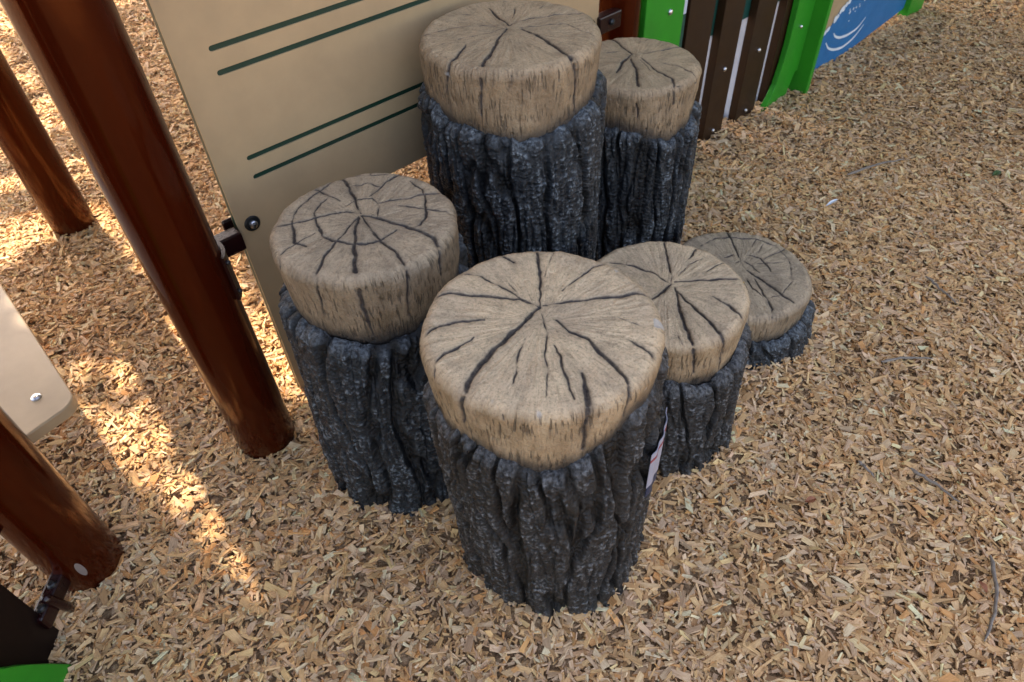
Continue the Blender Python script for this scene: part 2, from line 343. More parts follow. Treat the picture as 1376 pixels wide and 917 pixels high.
# paint cracks of each log end: (weight, points relative to the centre of the top, metres)
CRACKS={
'front':[
(4,[(0.0047,0.1739,0.0),(0.0042,0.1246,0.0),(0.0034,0.0627,0.0),(-0.0006,0.031,0.0)]),
(5,[(-0.0006,0.031,0.0),(-0.029,0.0504,-0.0),(-0.0842,0.0623,0.0),(-0.1322,0.0719,0.0),(-0.1607,0.0646,0.0)]),
(2.5,[(-0.0006,0.031,0.0),(-0.0288,0.0533,0.0),(-0.0558,0.0823,0.0),(-0.0839,0.1061,0.0),(-0.124,0.1221,0.0)]),
(6,[(-0.0566,0.1645,0.0),(-0.0477,0.1518,0.0),(-0.0334,0.1374,0.0)]),
(3,[(0.0353,0.0632,0.0),(0.0622,0.0915,-0.0),(0.0897,0.1177,0.0),(0.1168,0.129,0.0)]),
(5,[(0.0055,0.0345,0.0),(0.0491,0.0416,0.0),(0.0967,0.0449,0.0),(0.1367,0.0494,-0.0),(0.1676,0.0453,0.0)]),
(7,[(-0.0006,0.031,0.0),(-0.0275,-0.0031,0.0),(-0.0588,-0.0378,0.0),(-0.0887,-0.0757,0.0),(-0.1046,-0.1077,0.0),(-0.1114,-0.13,0.0),(-0.1153,-0.1303,-0.0327),(-0.1169,-0.1289,-0.0758)]),
(4,[(-0.1694,-0.0168,0.0),(-0.1494,0.0015,0.0),(-0.1229,0.0082,0.0),(-0.0806,0.0117,0.0)]),
(4,[(-0.1516,-0.0854,-0.0113),(-0.1502,-0.0714,0.0),(-0.1363,-0.0526,0.0),(-0.1181,-0.0413,0.0),(-0.096,-0.0248,0.0)]),
(2.5,[(-0.0252,-0.0325,0.0),(-0.0339,-0.0598,0.0),(-0.0387,-0.0888,0.0),(-0.0451,-0.1164,0.0)]),
(2,[(0.0023,0.0167,0.0),(0.0065,-0.0217,0.0),(0.0017,-0.0623,0.0),(0.0014,-0.101,0.0),(-0.0032,-0.1416,0.0)]),
(3.5,[(0.0163,-0.0483,0.0),(0.0225,-0.0834,0.0),(0.0283,-0.1167,0.0),(0.0325,-0.144,0.0)]),
(7,[(0.0476,-0.0994,0.0),(0.0498,-0.1273,0.0),(0.0497,-0.1582,0.0),(0.0466,-0.1677,-0.0318),(0.0481,-0.1672,-0.0861)]),
(5,[(0.0225,0.0041,0.0),(0.0392,-0.0214,0.0),(0.0631,-0.0414,0.0),(0.0812,-0.0729,0.0),(0.0988,-0.1006,0.0),(0.1071,-0.1266,0.0),(0.105,-0.1388,-0.0177),(0.1041,-0.1394,-0.0508)]),
(4,[(0.118,-0.0453,0.0),(0.1341,-0.0592,0.0),(0.1463,-0.0725,0.0),(0.149,-0.0874,0.0)]),
(1.5,[(0.1099,0.0004,0.0),(0.127,-0.0118,0.0),(0.1462,-0.0212,0.0)]),
(1.5,[(0.0313,0.1621,0.0),(0.0178,0.1235,0.0),(0.0099,0.0987,-0.0)]),
(1.2,[(-0.0454,0.0907,0.0),(-0.036,0.0717,-0.0),(-0.0252,0.0472,0.0)]),
(1.2,[(-0.0189,-0.173,-0.0025),(-0.0182,-0.173,-0.0304),(-0.0195,-0.1729,-0.0598)]),
(1.5,[(-0.0602,-0.1553,0.0),(-0.0595,-0.1635,-0.017)]),
],
'left':[
(5,[(-0.0073,0.0239,0.0),(-0.0273,0.0789,0.0),(-0.0467,0.1229,0.0),(-0.0634,0.1502,0.0)]),
(4,[(-0.0073,0.0239,0.0),(-0.0328,0.0314,0.0),(-0.0585,0.0252,0.0),(-0.0836,0.0165,-0.0),(-0.1221,0.001,0.0),(-0.147,-0.005,0.0)]),
(4,[(-0.1161,0.1079,0.0),(-0.0934,0.1023,0.0),(-0.0703,0.0794,0.0),(-0.0486,0.0639,0.0)]),
(4,[(0.0046,0.0726,0.0),(0.0212,0.1023,0.0),(0.0425,0.1327,0.0),(0.065,0.1495,0.0)]),
(4,[(0.0187,0.0478,0.0),(0.0408,0.0578,-0.0),(0.0715,0.0598,0.0),(0.0941,0.0713,0.0),(0.1327,0.0781,0.0)]),
(3.5,[(0.0579,0.0357,0.0),(0.0811,0.0304,0.0),(0.1118,0.0212,-0.0),(0.1422,0.0159,0.0),(0.1518,0.0068,0.0)]),
(6,[(-0.0047,0.0173,0.0),(0.0266,0.005,0.0),(0.0617,-0.0136,-0.0),(0.0925,-0.0346,-0.0),(0.1226,-0.058,0.0),(0.1336,-0.085,0.0),(0.1341,-0.0927,-0.0209),(0.1342,-0.0925,-0.0538)]),
(4,[(-0.0066,0.0175,0.0),(0.0148,-0.025,0.0),(0.0364,-0.0596,0.0),(0.0604,-0.0902,0.0),(0.0784,-0.1194,0.0),(0.0866,-0.1381,-0.0118),(0.0796,-0.1422,-0.0635),(0.0763,-0.144,-0.1011)]),
(6,[(-0.0096,0.0114,0.0),(-0.0089,-0.026,0.0),(-0.0061,-0.0791,0.0),(0.0024,-0.1347,0.0),(0.0067,-0.1629,-0.021),(0.0065,-0.1629,-0.0584),(0.0123,-0.1625,-0.1347)]),
(4,[(-0.01,0.0146,0.0),(-0.0227,-0.0187,0.0),(-0.0391,-0.0591,-0.0),(-0.0521,-0.0922,0.0),(-0.0573,-0.1299,0.0),(-0.0601,-0.1515,-0.0173),(-0.0675,-0.1484,-0.0816)]),
(3,[(-0.0781,-0.0292,0.0),(-0.0954,-0.0456,0.0),(-0.1167,-0.0671,0.0),(-0.1272,-0.0861,0.0),(-0.1263,-0.1031,-0.0088),(-0.1306,-0.0975,-0.0602)]),
(5,[(-0.0897,0.0312,0.0),(-0.08,-0.0014,0.0),(-0.0646,-0.0333,0.0),(-0.0436,-0.0529,0.0),(-0.0173,-0.0609,0.0),(0.0118,-0.0645,0.0),(0.0361,-0.0566,0.0),(0.0594,-0.0318,0.0)]),
(3,[(-0.0386,0.0463,0.0),(-0.0215,0.0634,0.0),(0.0091,0.0668,0.0),(0.0232,0.0408,0.0),(0.0207,0.0087,0.0)]),
(5,[(-0.1235,0.0086,0.0),(-0.1158,-0.0229,0.0),(-0.109,-0.0503,0.0),(-0.0886,-0.0637,0.0)]),
(3,[(-0.1235,0.0086,0.0),(-0.1218,0.0405,-0.0),(-0.1081,0.0726,-0.0),(-0.0859,0.1051,0.0),(-0.07,0.1323,0.0)]),
(4,[(0.1019,0.0706,0.0),(0.1044,0.0336,0.0),(0.1071,0.0012,0.0),(0.0991,-0.023,0.0),(0.0886,-0.0313,0.0)]),
(2.5,[(-0.0307,0.1071,0.0),(-0.0039,0.1153,0.0),(0.0212,0.1023,0.0)]),
(3,[(0.0718,0.1155,0.0),(0.0931,0.0887,0.0),(0.1001,0.0674,0.0)]),
(2.5,[(-0.0506,0.1378,0.0),(-0.0231,0.144,0.0),(0.0015,0.1402,0.0),(0.03,0.1375,0.0)]),
(3,[(-0.0014,0.163,-0.0),(-0.0029,0.1443,0.0)]),
(3,[(-0.0897,0.0312,0.0),(-0.0809,0.06,0.0),(-0.0692,0.0725,0.0)]),
],
'bigback':[
(5,[(0.0006,0.0259,0.0),(-0.0224,0.0784,0.0),(-0.0385,0.1175,0.0)]),
(2.5,[(0.0006,0.0259,0.0),(-0.0505,0.0326,0.0),(-0.1046,0.0328,0.0),(-0.1625,-0.0002,0.0)]),
(3.5,[(0.0006,0.0259,0.0),(0.0427,0.0553,0.0),(0.0931,0.07,0.0),(0.1428,0.0705,0.0)]),
(6,[(0.0243,0.0132,0.0),(0.0585,-0.035,0.0),(0.0897,-0.0954,0.0),(0.1109,-0.1367,-0.0037),(0.1175,-0.131,-0.0371),(0.1201,-0.1287,-0.1084)]),
(5,[(-0.0849,-0.0551,0.0),(-0.1019,-0.1079,0.0),(-0.1173,-0.1312,-0.0093),(-0.1234,-0.1255,-0.0425),(-0.1258,-0.123,-0.0811)]),
(5.5,[(-0.0052,0.013,0.0),(-0.0197,-0.0315,0.0),(-0.0365,-0.092,0.0),(-0.0521,-0.1372,0.0),(-0.0583,-0.1661,-0.0169),(-0.0607,-0.1652,-0.0531),(-0.0619,-0.1648,-0.0854)]),
(2.5,[(0.1409,-0.0896,0.0),(0.1451,-0.0997,-0.0061)]),
(1.5,[(0.003,0.0187,0.0),(0.0567,0.0185,0.0),(0.1104,0.0183,0.0),(0.1569,-0.0412,0.0)]),
(2.5,[(-0.003,-0.176,-0.0078),(-0.0065,-0.1759,-0.0379)]),
(1.5,[(-0.0052,0.013,0.0),(-0.0615,-0.0131,0.0),(-0.1291,-0.0433,0.0)]),
(2,[(-0.0918,0.0951,0.0),(-0.0667,0.0844,0.0)]),
(2,[(0.0155,0.1252,0.0),(0.0073,0.06,0.0)]),
(2,[(0.0744,0.117,0.0),(0.0623,0.1036,0.0)]),
(1.5,[(0.0246,-0.1743,-0.0175),(0.0216,-0.1747,-0.0426)]),
],
'rightback':[
(5,[(0.0014,0.0436,0.0),(-0.0196,0.1064,0.0),(-0.0376,0.1511,0.0)]),
(6,[(0.0014,0.0436,0.0),(-0.028,0.0036,0.0),(-0.0488,-0.0494,0.0)]),
(3.5,[(0.025,0.0439,0.0),(0.0672,0.0547,0.0),(0.136,0.0785,0.0)]),
(6,[(-0.0062,0.0163,0.0),(-0.0017,-0.0372,0.0),(-0.011,-0.1217,0.0),(-0.0171,-0.1561,-0.0287),(-0.0103,-0.1567,-0.0623)]),
(4.5,[(0.0211,0.0208,0.0),(0.0464,-0.0576,0.0),(0.0709,-0.0963,0.0),(0.0683,-0.1414,-0.0014),(0.0706,-0.1402,-0.0415)]),
(3,[(0.0559,-0.0065,0.0),(0.0963,-0.0339,0.0),(0.1263,-0.0742,0.0),(0.1368,-0.0771,-0.0223),(0.0628,-0.1439,0.0)]),
(3,[(-0.0598,0.0623,0.0),(-0.0288,0.0665,0.0)]),
(2.5,[(0.0478,0.1181,0.0),(0.0652,0.1381,0.0)]),
(1.5,[(0.0093,0.0301,0.0),(0.0224,-0.0101,0.0),(0.0307,-0.0557,0.0)]),
],
'mid':[
(4,[(0.027,0.1475,-0.0),(0.0236,0.0967,0.0),(0.0197,0.0389,-0.0),(0.0148,0.0142,-0.0)]),
(4,[(0.0148,0.0142,-0.0),(-0.0211,0.0564,0.0),(-0.0545,0.0784,0.0),(-0.0962,0.0916,0.0)]),
(5,[(0.0941,0.1314,0.0),(0.0792,0.1072,0.0),(0.0657,0.0883,0.0)]),
(2,[(0.0334,0.0378,0.0),(0.0615,0.069,0.0),(0.0943,0.0909,0.0)]),
(4.5,[(0.0241,0.0217,0.0),(0.0693,0.021,0.0),(0.1182,0.0236,-0.0),(0.1646,0.0162,0.0)]),
(5,[(0.0148,0.0142,-0.0),(-0.0164,-0.0177,0.0),(-0.0297,-0.0255,0.0)]),
(6,[(0.0212,-0.0072,0.0),(0.0372,-0.0437,-0.0),(0.0582,-0.0793,-0.0),(0.0755,-0.1254,-0.0),(0.0842,-0.1431,-0.0106),(0.0935,-0.1372,-0.1012)]),
(6,[(0.0201,0.0019,0.0),(0.0176,-0.0679,0.0),(0.0196,-0.1253,0.0),(0.0222,-0.1643,0.0),(0.0343,-0.1624,-0.077)]),
(5,[(0.0872,-0.0301,-0.0),(0.1106,-0.0536,0.0),(0.1267,-0.0803,0.0),(0.1341,-0.0978,-0.0036),(0.1119,-0.1226,0.0)]),
(2.5,[(0.0834,0.0433,0.0),(0.1149,0.0598,0.0),(0.1439,0.077,0.0)]),
(2,[(-0.0013,-0.1316,0.0),(0.0021,-0.1552,0.0)]),
],
'small':[
(4,[(0.0118,0.1615,0.0),(0.0158,0.1157,0.0),(0.0149,0.0533,0.0),(0.0165,0.0172,0.0)]),
(6,[(0.0208,0.0051,0.0),(0.0497,-0.0375,0.0),(0.0724,-0.0838,0.0),(0.0959,-0.1232,0.0)]),
(4,[(0.0296,-0.0303,0.0),(0.0354,-0.0864,0.0),(0.041,-0.1399,0.0),(0.0327,-0.1729,-0.0069)]),
(3.5,[(-0.0718,0.1103,0.0),(-0.0257,0.1385,0.0),(0.0295,0.1377,0.0),(0.0808,0.123,0.0),(0.125,0.0875,0.0)]),
(2,[(0.125,0.0875,0.0),(0.1343,0.0195,0.0),(0.1163,-0.0485,0.0),(0.0762,-0.0949,0.0),(0.0299,-0.1054,0.0)]),
(4,[(0.0407,0.0635,0.0),(0.0673,0.049,0.0),(0.0778,-0.0053,0.0)]),
(2.5,[(0.0531,0.0261,0.0),(0.114,0.0271,0.0)]),
(3,[(0.073,0.0425,0.0),(0.1382,0.0802,0.0)]),
(2.5,[(0.0769,0.1234,0.0),(0.0567,0.0932,0.0)]),
(2,[(0.0907,0.103,0.0),(0.0594,0.0619,0.0)]),
(3,[(-0.01,0.0312,0.0),(0.0198,0.0432,0.0),(0.0366,0.0215,0.0),(0.0469,-0.0087,0.0)]),
(4,[(-0.0227,0.0564,0.0),(0.003,0.0666,0.0)]),
(2.5,[(0.0093,-0.023,0.0),(0.0131,-0.0627,0.0),(0.0323,-0.097,0.0)]),
],
}

def ghv(x, y):
    P = np.stack([x * 2.2, y * 2.2, 0 * x + 3.3], 1)
    h = .011 * gn(P) + .006 * gn(P * 2.7)
    for s in STUMPS.values():
        d = np.hypot(x - s[4], y - s[5]) - s[6]
        h = h + .020 * (1 + .8 * gn(P * 6 + 2)) * np.exp(-(np.clip(d, 0, 9) / .042) ** 2)
    return h

# ------------------------------------------------------------------ ground
def grid_ground():
    a = np.concatenate([-np.geomspace(120, 4.2, 22), np.linspace(-4, 4, 260), np.geomspace(4.2, 120, 22)])
    b = np.concatenate([-np.geomspace(120, 1.3, 22), np.linspace(-1.2, 6, 240), np.geomspace(6.2, 120, 22)])
    X, Y = np.meshgrid(a, b, indexing='ij'); x = X.ravel(); y = Y.ravel()
    z = ghv(x, y) - .004
    n, m = len(a), len(b); I = np.arange(n * m).reshape(n, m)
    F = np.stack([I[:-1, :-1], I[1:, :-1], I[1:, 1:], I[:-1, 1:]], -1).reshape(-1, 4)
    tag(mesh_obj('ground', np.stack([x, y, z], 1), F, M['soil']), kind='structure')
grid_ground()

# ------------------------------------------------------------------ wood chips (loose cover nobody could count)
def chips():
    N = 860000
    y = -.15 + 5.3 * rng.random(N); x = (rng.random(N) * 2 - 1) * 4.6
    dens = np.where(y < 2.1, 1., np.where(y < 3.1, .62, .45))
    keep = (np.abs(x) < .66 * y + 1.08) & (rng.random(N) < dens)
    for s in STUMPS.values(): keep &= np.hypot(x - s[4], y - s[5]) > s[6] - .022
    x = x[keep]; y = y[keep]; n = len(x)
    far = sst(1.8, 3.5, y)
    L = np.clip(np.exp(rng.normal(math.log(.0158), .46, n)), .005, .058) * (1 + .25 * far)
    W = np.clip(L * np.exp(rng.normal(math.log(.31), .36, n)), .0030, .014) * (1 + .2 * far)
    T = np.clip(np.exp(rng.normal(math.log(.0022), .35, n)), .0012, .006)
    S = np.array([[-1, -1, -1], [1, -1, -1], [1, 1, -1], [-1, 1, -1], [-1, -1, 1], [1, -1, 1], [1, 1, 1], [-1, 1, 1]], float) / 2
    P = S[None] * np.stack([L, W, T], 1)[:, None]
    P = np.repeat(P, 1, 0)
    # skewed, tapered ends, slight bend
    sk = rng.normal(0, .42, (n, 2)); e = (S[:, 0] > 0)
    P[:, :, 0] += np.where(e[None], sk[:, :1], sk[:, 1:]) * P[:, :, 1]
    tp = np.clip(rng.normal(.78, .25, (n, 2)), .12, 1.1)
    P[:, :, 1] *= np.where(e[None], tp[:, :1], tp[:, 1:])
    P[:, :, 2] *= np.where(e[None], rng.uniform(.35, 1, (n, 1)), rng.uniform(.6, 1.1, (n, 1)))
    P += rng.normal(0, .0007, P.shape)
    # orientation
    yaw = rng.random(n) * 2 * math.pi; ti = rng.normal(0, .20, n); ro = rng.normal(0, .30, n)
    steep = rng.random(n) < .07; ti = np.where(steep, rng.normal(0, .7, n), ti)
    ca, sa = np.cos(ro), np.sin(ro); Q = P.copy()
    Q[:, :, 1] = P[:, :, 1] * ca[:, None] - P[:, :, 2] * sa[:, None]; Q[:, :, 2] = P[:, :, 1] * sa[:, None] + P[:, :, 2] * ca[:, None]
    ca, sa = np.cos(ti), np.sin(ti); R = Q.copy()
    R[:, :, 0] = Q[:, :, 0] * ca[:, None] + Q[:, :, 2] * sa[:, None]; R[:, :, 2] = -Q[:, :, 0] * sa[:, None] + Q[:, :, 2] * ca[:, None]
    ca, sa = np.cos(yaw), np.sin(yaw); V = R.copy()
    V[:, :, 0] = R[:, :, 0] * ca[:, None] - R[:, :, 1] * sa[:, None] + x[:, None]
    V[:, :, 1] = R[:, :, 0] * sa[:, None] + R[:, :, 1] * ca[:, None] + y[:, None]
    lay = rng.random(n) ** .8 * .011
    V[:, :, 2] = R[:, :, 2] + (ghv(x, y) + lay)[:, None]
    F0 = np.array([[4, 5, 6, 7], [0, 1, 5, 4], [1, 2, 6, 5], [2, 3, 7, 6], [3, 0, 4, 7], [3, 2, 1, 0]])
    F = (F0[None] + 8 * np.arange(n)[:, None, None]).reshape(-1, 4)
    pal = np.array([[.76, .475, .235], [.88, .605, .385], [.66, .455, .285], [.71, .365, .150], [.52, .305, .150], [.82, .540, .300]])
    grey = sst(-.1, .5, gn(np.stack([x * 1.1, y * 1.1, 0 * x + 9], 1)))
    r = rng.random(n)
    wts = np.stack([.40 - .08 * grey, .16 + 0 * grey, .12 + .13 * grey, .05 + 0 * grey, .07 + 0 * grey, .20 - .05 * grey], 1)
    idx = (r[:, None] * wts.sum(1, keepdims=True) > np.cumsum(wts, 1)).sum(1)
    C = pal[np.clip(idx, 0, 5)] * np.exp(rng.normal(0, .13, n))[:, None] * (1 + rng.normal(0, .014, (n, 3)))
    C = np.clip(C, .02, .85)
    col = np.ones((n, 8, 4)); col[:, :, :3] = C[:, None]
    gr = P + rng.random((n, 1, 3)) * 10
    o = mesh_obj('wood_chips', V.reshape(-1, 3), F, M['chip'], smooth=False,
                 attrs={'ccol': ('FLOAT_COLOR', col.reshape(-1, 4)), 'cgr': ('FLOAT_VECTOR', gr.reshape(-1, 3))})
    tag(o, 'loose tan wood chips covering the whole ground of the play area', 'wood chips', kind='stuff')
chips()

# ------------------------------------------------------------------ stumps
def make_stump(key, label, capm, barkm, seed, nstr):
    cx, cy, H, rc, bx, by, rb, joint = STUMPS[key]
    t = empty('tree_stump_step', (bx, by, 0), label, 'tree stump', 'moulded tree stump steps of different heights')
    ja = np.radians([a for a, z in joint]); jz = np.array([z for a, z in joint])
    def ze(th):
        return np.interp(th, np.concatenate([ja - 2 * math.pi, ja, ja + 2 * math.pi]), np.tile(jz, 3))
    # ---- cap
    NTH = 760; rho = .019
    sf = np.linspace(0, 1, 128) ** .93 * (rc - rho)
    av = np.linspace(0, math.pi / 2, 20)[1:]
    depth = -jz.min() + .045
    sv = np.linspace(0, depth - rho, 110)[1:]
    R = np.concatenate([sf, rc - rho + rho * np.sin(av), rc - .055 * sv ** 1.0 - .10 * sv ** 2])
    Z = np.concatenate([0 * sf, -rho + rho * np.cos(av), -rho - sv])
    SS = np.concatenate([sf, rc - rho + rho * av, rc - rho + rho * math.pi / 2 + sv])
    th = np.linspace(-math.pi, math.pi, NTH, endpoint=False)
    TT, RR = np.meshgrid(th, R, indexing='ij'); ZZ = np.meshgrid(th, Z, indexing='ij')[1]; S2 = np.meshgrid(th, SS, indexing='ij')[1]
    T = TT.ravel(); r = RR.ravel(); z = ZZ.ravel(); s = S2.ravel()
    sidef = sst(rc - .02, rc + .01, s)
    # outline: faceted and uneven
    cs = np.stack([np.cos(T), np.sin(T), 0 * T + seed * 3.1], 1)
    r = r * (1 + .014 * gn(cs * 1.6) + .009 * gn(cs * 4.1 + 5))
    P = np.stack([r * np.cos(T), r * np.sin(T), z], 1)
    Q = P + np.stack([gn(P * 38 + seed) * .0026 + gn(P * 120) * .0010, gn(P * 38 + 50 + seed) * .0026 + gn(P * 120 + 9) * .0010, gn(P * 38 + 90) * .0026], 1)
    disp = np.zeros(len(P)); crack = np.zeros(len(P)); tone = 0
    segs = []
    for wd, pl in CRACKS[key]:
        pl = [np.array(p) for p in pl]
        for e_ in (0, -1):          # a crack that meets the rim at the back runs on down the side
            p = pl[e_]
            if p[2] > -.002 and p[1] > .2 * rc and math.hypot(p[0], p[1]) > .88 * rc:
                q = p[:2] / np.hypot(*p[:2]) * rc
                ext = [np.array([q[0], q[1], -.015]), np.array([q[0] * .99, q[1] * .99, -.05 - .01 * wd])]
                pl = (ext[::-1] + pl) if e_ == 0 else (pl + ext)
        for k in range(len(pl)):
            if pl[k][2] < -.001: # pull onto the tapered side
                f = np.hypot(*pl[k][:2]); q = rc - .055 * max(-pl[k][2] - rho, 0); pl[k] = np.array([pl[k][0] / f * q, pl[k][1] / f * q, pl[k][2]])
        ln = [0]
        for a, b in zip(pl, pl[1:]): ln.append(ln[-1] + np.linalg.norm(b - a))
        for k, (a, b) in enumerate(zip(pl, pl[1:])): segs.append((a, b, wd, ln[k] / ln[-1], ln[k + 1] / ln[-1]))
    for a, b, wd, t0, t1 in segs:
        ab = b - a; L2 = ab @ ab + 1e-12
        lo = np.minimum(a, b) - .02; hi = np.maximum(a, b) + .02
        m = np.where(((Q > lo) & (Q < hi)).all(1))[0]
        if not len(m): continue
        q = Q[m] - a; k = np.clip(q @ ab / L2, 0, 1); d = np.linalg.norm(q - k[:, None] * ab, axis=1)
        tt = t0 + (t1 - t0) * k
        hw = .00049 * wd * (.40 + .72 * np.sin(math.pi * np.clip(tt, .04, .97)) ** .6) * (1 + .30 * gn(P[m] * 55 + 7))
        disp[m] = np.minimum(disp[m], -1.6 * hw * np.exp(-(d / hw) ** 2) - .22 * hw * np.exp(-(d / (3.4 * hw)) ** 2))
        crack[m] = np.maximum(crack[m], sst(1.45, .45, d / hw) * min(1, .62 + wd * .08) + .42 * np.exp(-(d / (2.4 * hw)) ** 2))
    crack = np.clip(crack, 0, 1)
    # segment tilt and texture relief
    und = .0022 * gn(P * 17 + seed * 7) + .0011 * gn(P * 45 + 3)
    gr1 = gn(np.stack([T * rc * 110, s * 14, 0 * T + seed], 1)) * sst(.012, .06, s)
    gr2 = gn(np.stack([T * rc * 55, s * 9, 0 * T + seed + 5], 1)) * sst(.012, .06, s)
    sd = -np.abs(gn(np.stack([T * rc * 130, s * 26, 0 * T + 31 + seed], 1))) ** 1.0 * sidef * .0016
    pits = -sst(.55, .9, gn(P * 70 + 2 * seed)) * .0018
    fine = .0006 * gr1 + .0007 * gr2 + .0005 * gn(P * 210) + pits
    d_all = disp + und + fine + sd
    nz = np.clip(np.cos(np.clip((s - (rc - rho)) / rho, 0, math.pi / 2)), 0, 1); nr = np.sqrt(1 - nz ** 2)
    P2 = P + np.stack([np.cos(T) * nr * d_all, np.sin(T) * nr * d_all, nz * d_all], 1)
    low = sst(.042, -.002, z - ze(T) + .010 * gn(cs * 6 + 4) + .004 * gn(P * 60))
    rubm = sst(.66, .80, gn(P * 34 + 11 * seed)) * (np.abs(s - rc) < .016) * .6
    V = P2 + np.array([cx - bx, cy - by, H])
    nR = len(R); I = np.arange(NTH * nR).reshape(NTH, nR); J = np.roll(I, -1, 0)
    F = np.stack([I[:, :-1], I[:, 1:], J[:, 1:], J[:, :-1]], -1).reshape(-1, 4)
    gr = np.stack([T * rc + 0 * T, s, 0 * T + seed], 1)
    mesh_obj('cap', V, F, capm, t, attrs={'crack': ('FLOAT', crack), 'low': ('FLOAT', low), 'side': ('FLOAT', sidef), 'rub': ('FLOAT', rubm), 'gr': ('FLOAT_VECTOR', gr)})
    # ---- bark
    NB = 760; NR = max(90, int(330 * H / .6))
    th = np.linspace(-math.pi, math.pi, NB, endpoint=False)
    un = (th + math.pi) / (2 * math.pi)
    ctop = np.repeat(np.random.default_rng(seed).random(nstr), 1)
    tu = un * nstr; ci = np.floor(tu).astype(int) % nstr
    jit = (ctop[ci] - .5) * .020
    jit = np.convolve(np.tile(jit, 3), np.ones(9) / 9, 'same')[NB:2 * NB]
    ztop = H + ze(th) + .006 + jit + .006 * gn(np.stack([np.cos(th) * 9, np.sin(th) * 9, 0 * th + seed], 1))
    v = np.concatenate([np.linspace(0, .90, NR), np.linspace(.90, 1, 40)[1:]])
    TH2, VV = np.meshgrid(th, v, indexing='ij'); ZT = np.repeat(ztop[:, None], len(v), 1)
    z = -.04 + (ZT + .04) * VV
    T = TH2.ravel(); z = z.ravel(); zt = ZT.ravel(); f = np.clip(z / H, 0, 1)
    ctr_x = (cx - bx) * f; ctr_y = (cy - by) * f
    rt = rc + .010   # the bark swells a little past the cap
    cs = np.stack([np.cos(T), np.sin(T), 0 * T], 1)
    Ro = rb + .009 - .006 * f ** 3 + (rt - rb) * f + .006 * gn(np.stack([np.cos(T) * 2, np.sin(T) * 2, z * 4 + seed], 1)) + .006 * sst(.06, 0, z)
    cyl = np.stack([np.cos(T) * rc, np.sin(T) * rc, z], 1)
    w1 = gn(cyl * [10, 10, 5] + seed); w2 = gn(cyl * [34, 34, 14] + seed + 20)
    u1 = (T + math.pi) / (2 * math.pi) * nstr + .42 * w1 + .13 * w2
    F1, F2, cid = vor(u1, z / .62 + 40 + .3 * w2, nstr, seed + 1)
    fur = np.clip((F2 - F1), 0, 1)
    n2 = int(nstr * 2.6)
    G1, G2, cid2 = vor((T + math.pi) / (2 * math.pi) * n2 + .55 * w1 + .30 * w2, z / .24 + 40 + .5 * w1, n2, seed + 2)
    fur2 = np.clip(G2 - G1, 0, 1)
    p1 = (1 - sst(0, .26, fur)) * (.60 + .40 * sst(-.5, .25, gn(cyl * [16, 16, 7] + 60))); p2 = (1 - sst(0, .26, fur2)) * (.25 + .75 * sst(-.3, .3, gn(cyl * [22, 22, 9] + 80)))
    crk = gn(cyl * [60, 60, 150] + seed); crk2 = gn(cyl * [150, 150, 260]); lump = gn(cyl * [30, 30, 14] + 8)
    vert = gn(cyl * [120, 120, 16] + 5)
    crease = 1 - sst(0, .22, np.abs(gn(cyl * [38, 38, 20] + seed * 2))); crease2 = 1 - sst(0, .25, np.abs(gn(cyl * [75, 75, 60] + 44)))
    d = -.0020 * crease - .0011 * crease2 - .0145 * p1 ** 1.3 - .0052 * p2 + .0045 * (cid - .5) + .0016 * crk + .0011 * crk2 + .0018 * lump + .0022 * vert
    tsh = np.clip((z - (zt - .024)) / .024, 0, 1)
    rin = rc - .055 * .1 - .006
    Rr = Ro + d
    rim = np.sqrt(np.clip(1 - tsh ** 2, 0, 1))
    Rr = rin + (Rr - rin) * np.where(Rr > rin, rim, 1)
    z3 = z - .004 * tsh * p1
    V = np.stack([ctr_x + Rr * np.cos(T), ctr_y + Rr * np.sin(T), z3], 1)
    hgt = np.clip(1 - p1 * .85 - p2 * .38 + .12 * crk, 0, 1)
    nR = len(v); I = np.arange(NB * nR).reshape(NB, nR); J = np.roll(I, -1, 0)
    F = np.stack([I[:, :-1], J[:, :-1], J[:, 1:], I[:, 1:]], -1).reshape(-1, 4)
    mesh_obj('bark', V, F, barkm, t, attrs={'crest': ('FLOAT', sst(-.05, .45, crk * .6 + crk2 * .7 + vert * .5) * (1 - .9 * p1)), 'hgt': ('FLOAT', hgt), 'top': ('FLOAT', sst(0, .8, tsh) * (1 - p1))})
    return t

capA = cap_mat('tan_log_end', (.80, .585, .365), (.68, .50, .325), (.21, .125, .058))
capB = cap_mat('grey_brown_log_end', (.56, .415, .270), (.46, .345, .232), (.15, .098, .055))
capC = cap_mat('weathered_log_end', (.60, .435, .268), (.50, .365, .230), (.15, .095, .052))
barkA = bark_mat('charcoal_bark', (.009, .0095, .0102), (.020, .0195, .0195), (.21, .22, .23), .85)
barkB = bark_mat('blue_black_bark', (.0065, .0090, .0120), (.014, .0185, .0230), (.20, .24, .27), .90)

st_front = make_stump('front', 'tan stump step nearest the camera, with a warning sticker on its bark', capA, barkA, 3, 19)
make_stump('left', 'grey-brown stump step beside the beige panel, its top marked with rings as well as cracks', capB, barkB, 5, 17)
make_stump('bigback', 'highest stump step, rising against the beige panel, with a broad pale top', capC, barkB, 8, 20)
make_stump('rightback', 'stump step standing between the highest stump and the brown slats', capC, barkB, 12, 18)
make_stump('mid', 'knee-high stump step to the right of the nearest one, between it and the lowest stump', capA, barkA, 15, 18)
make_stump('small', 'lowest stump step, a ringed disc barely above the chips', capB, barkB, 18, 18)

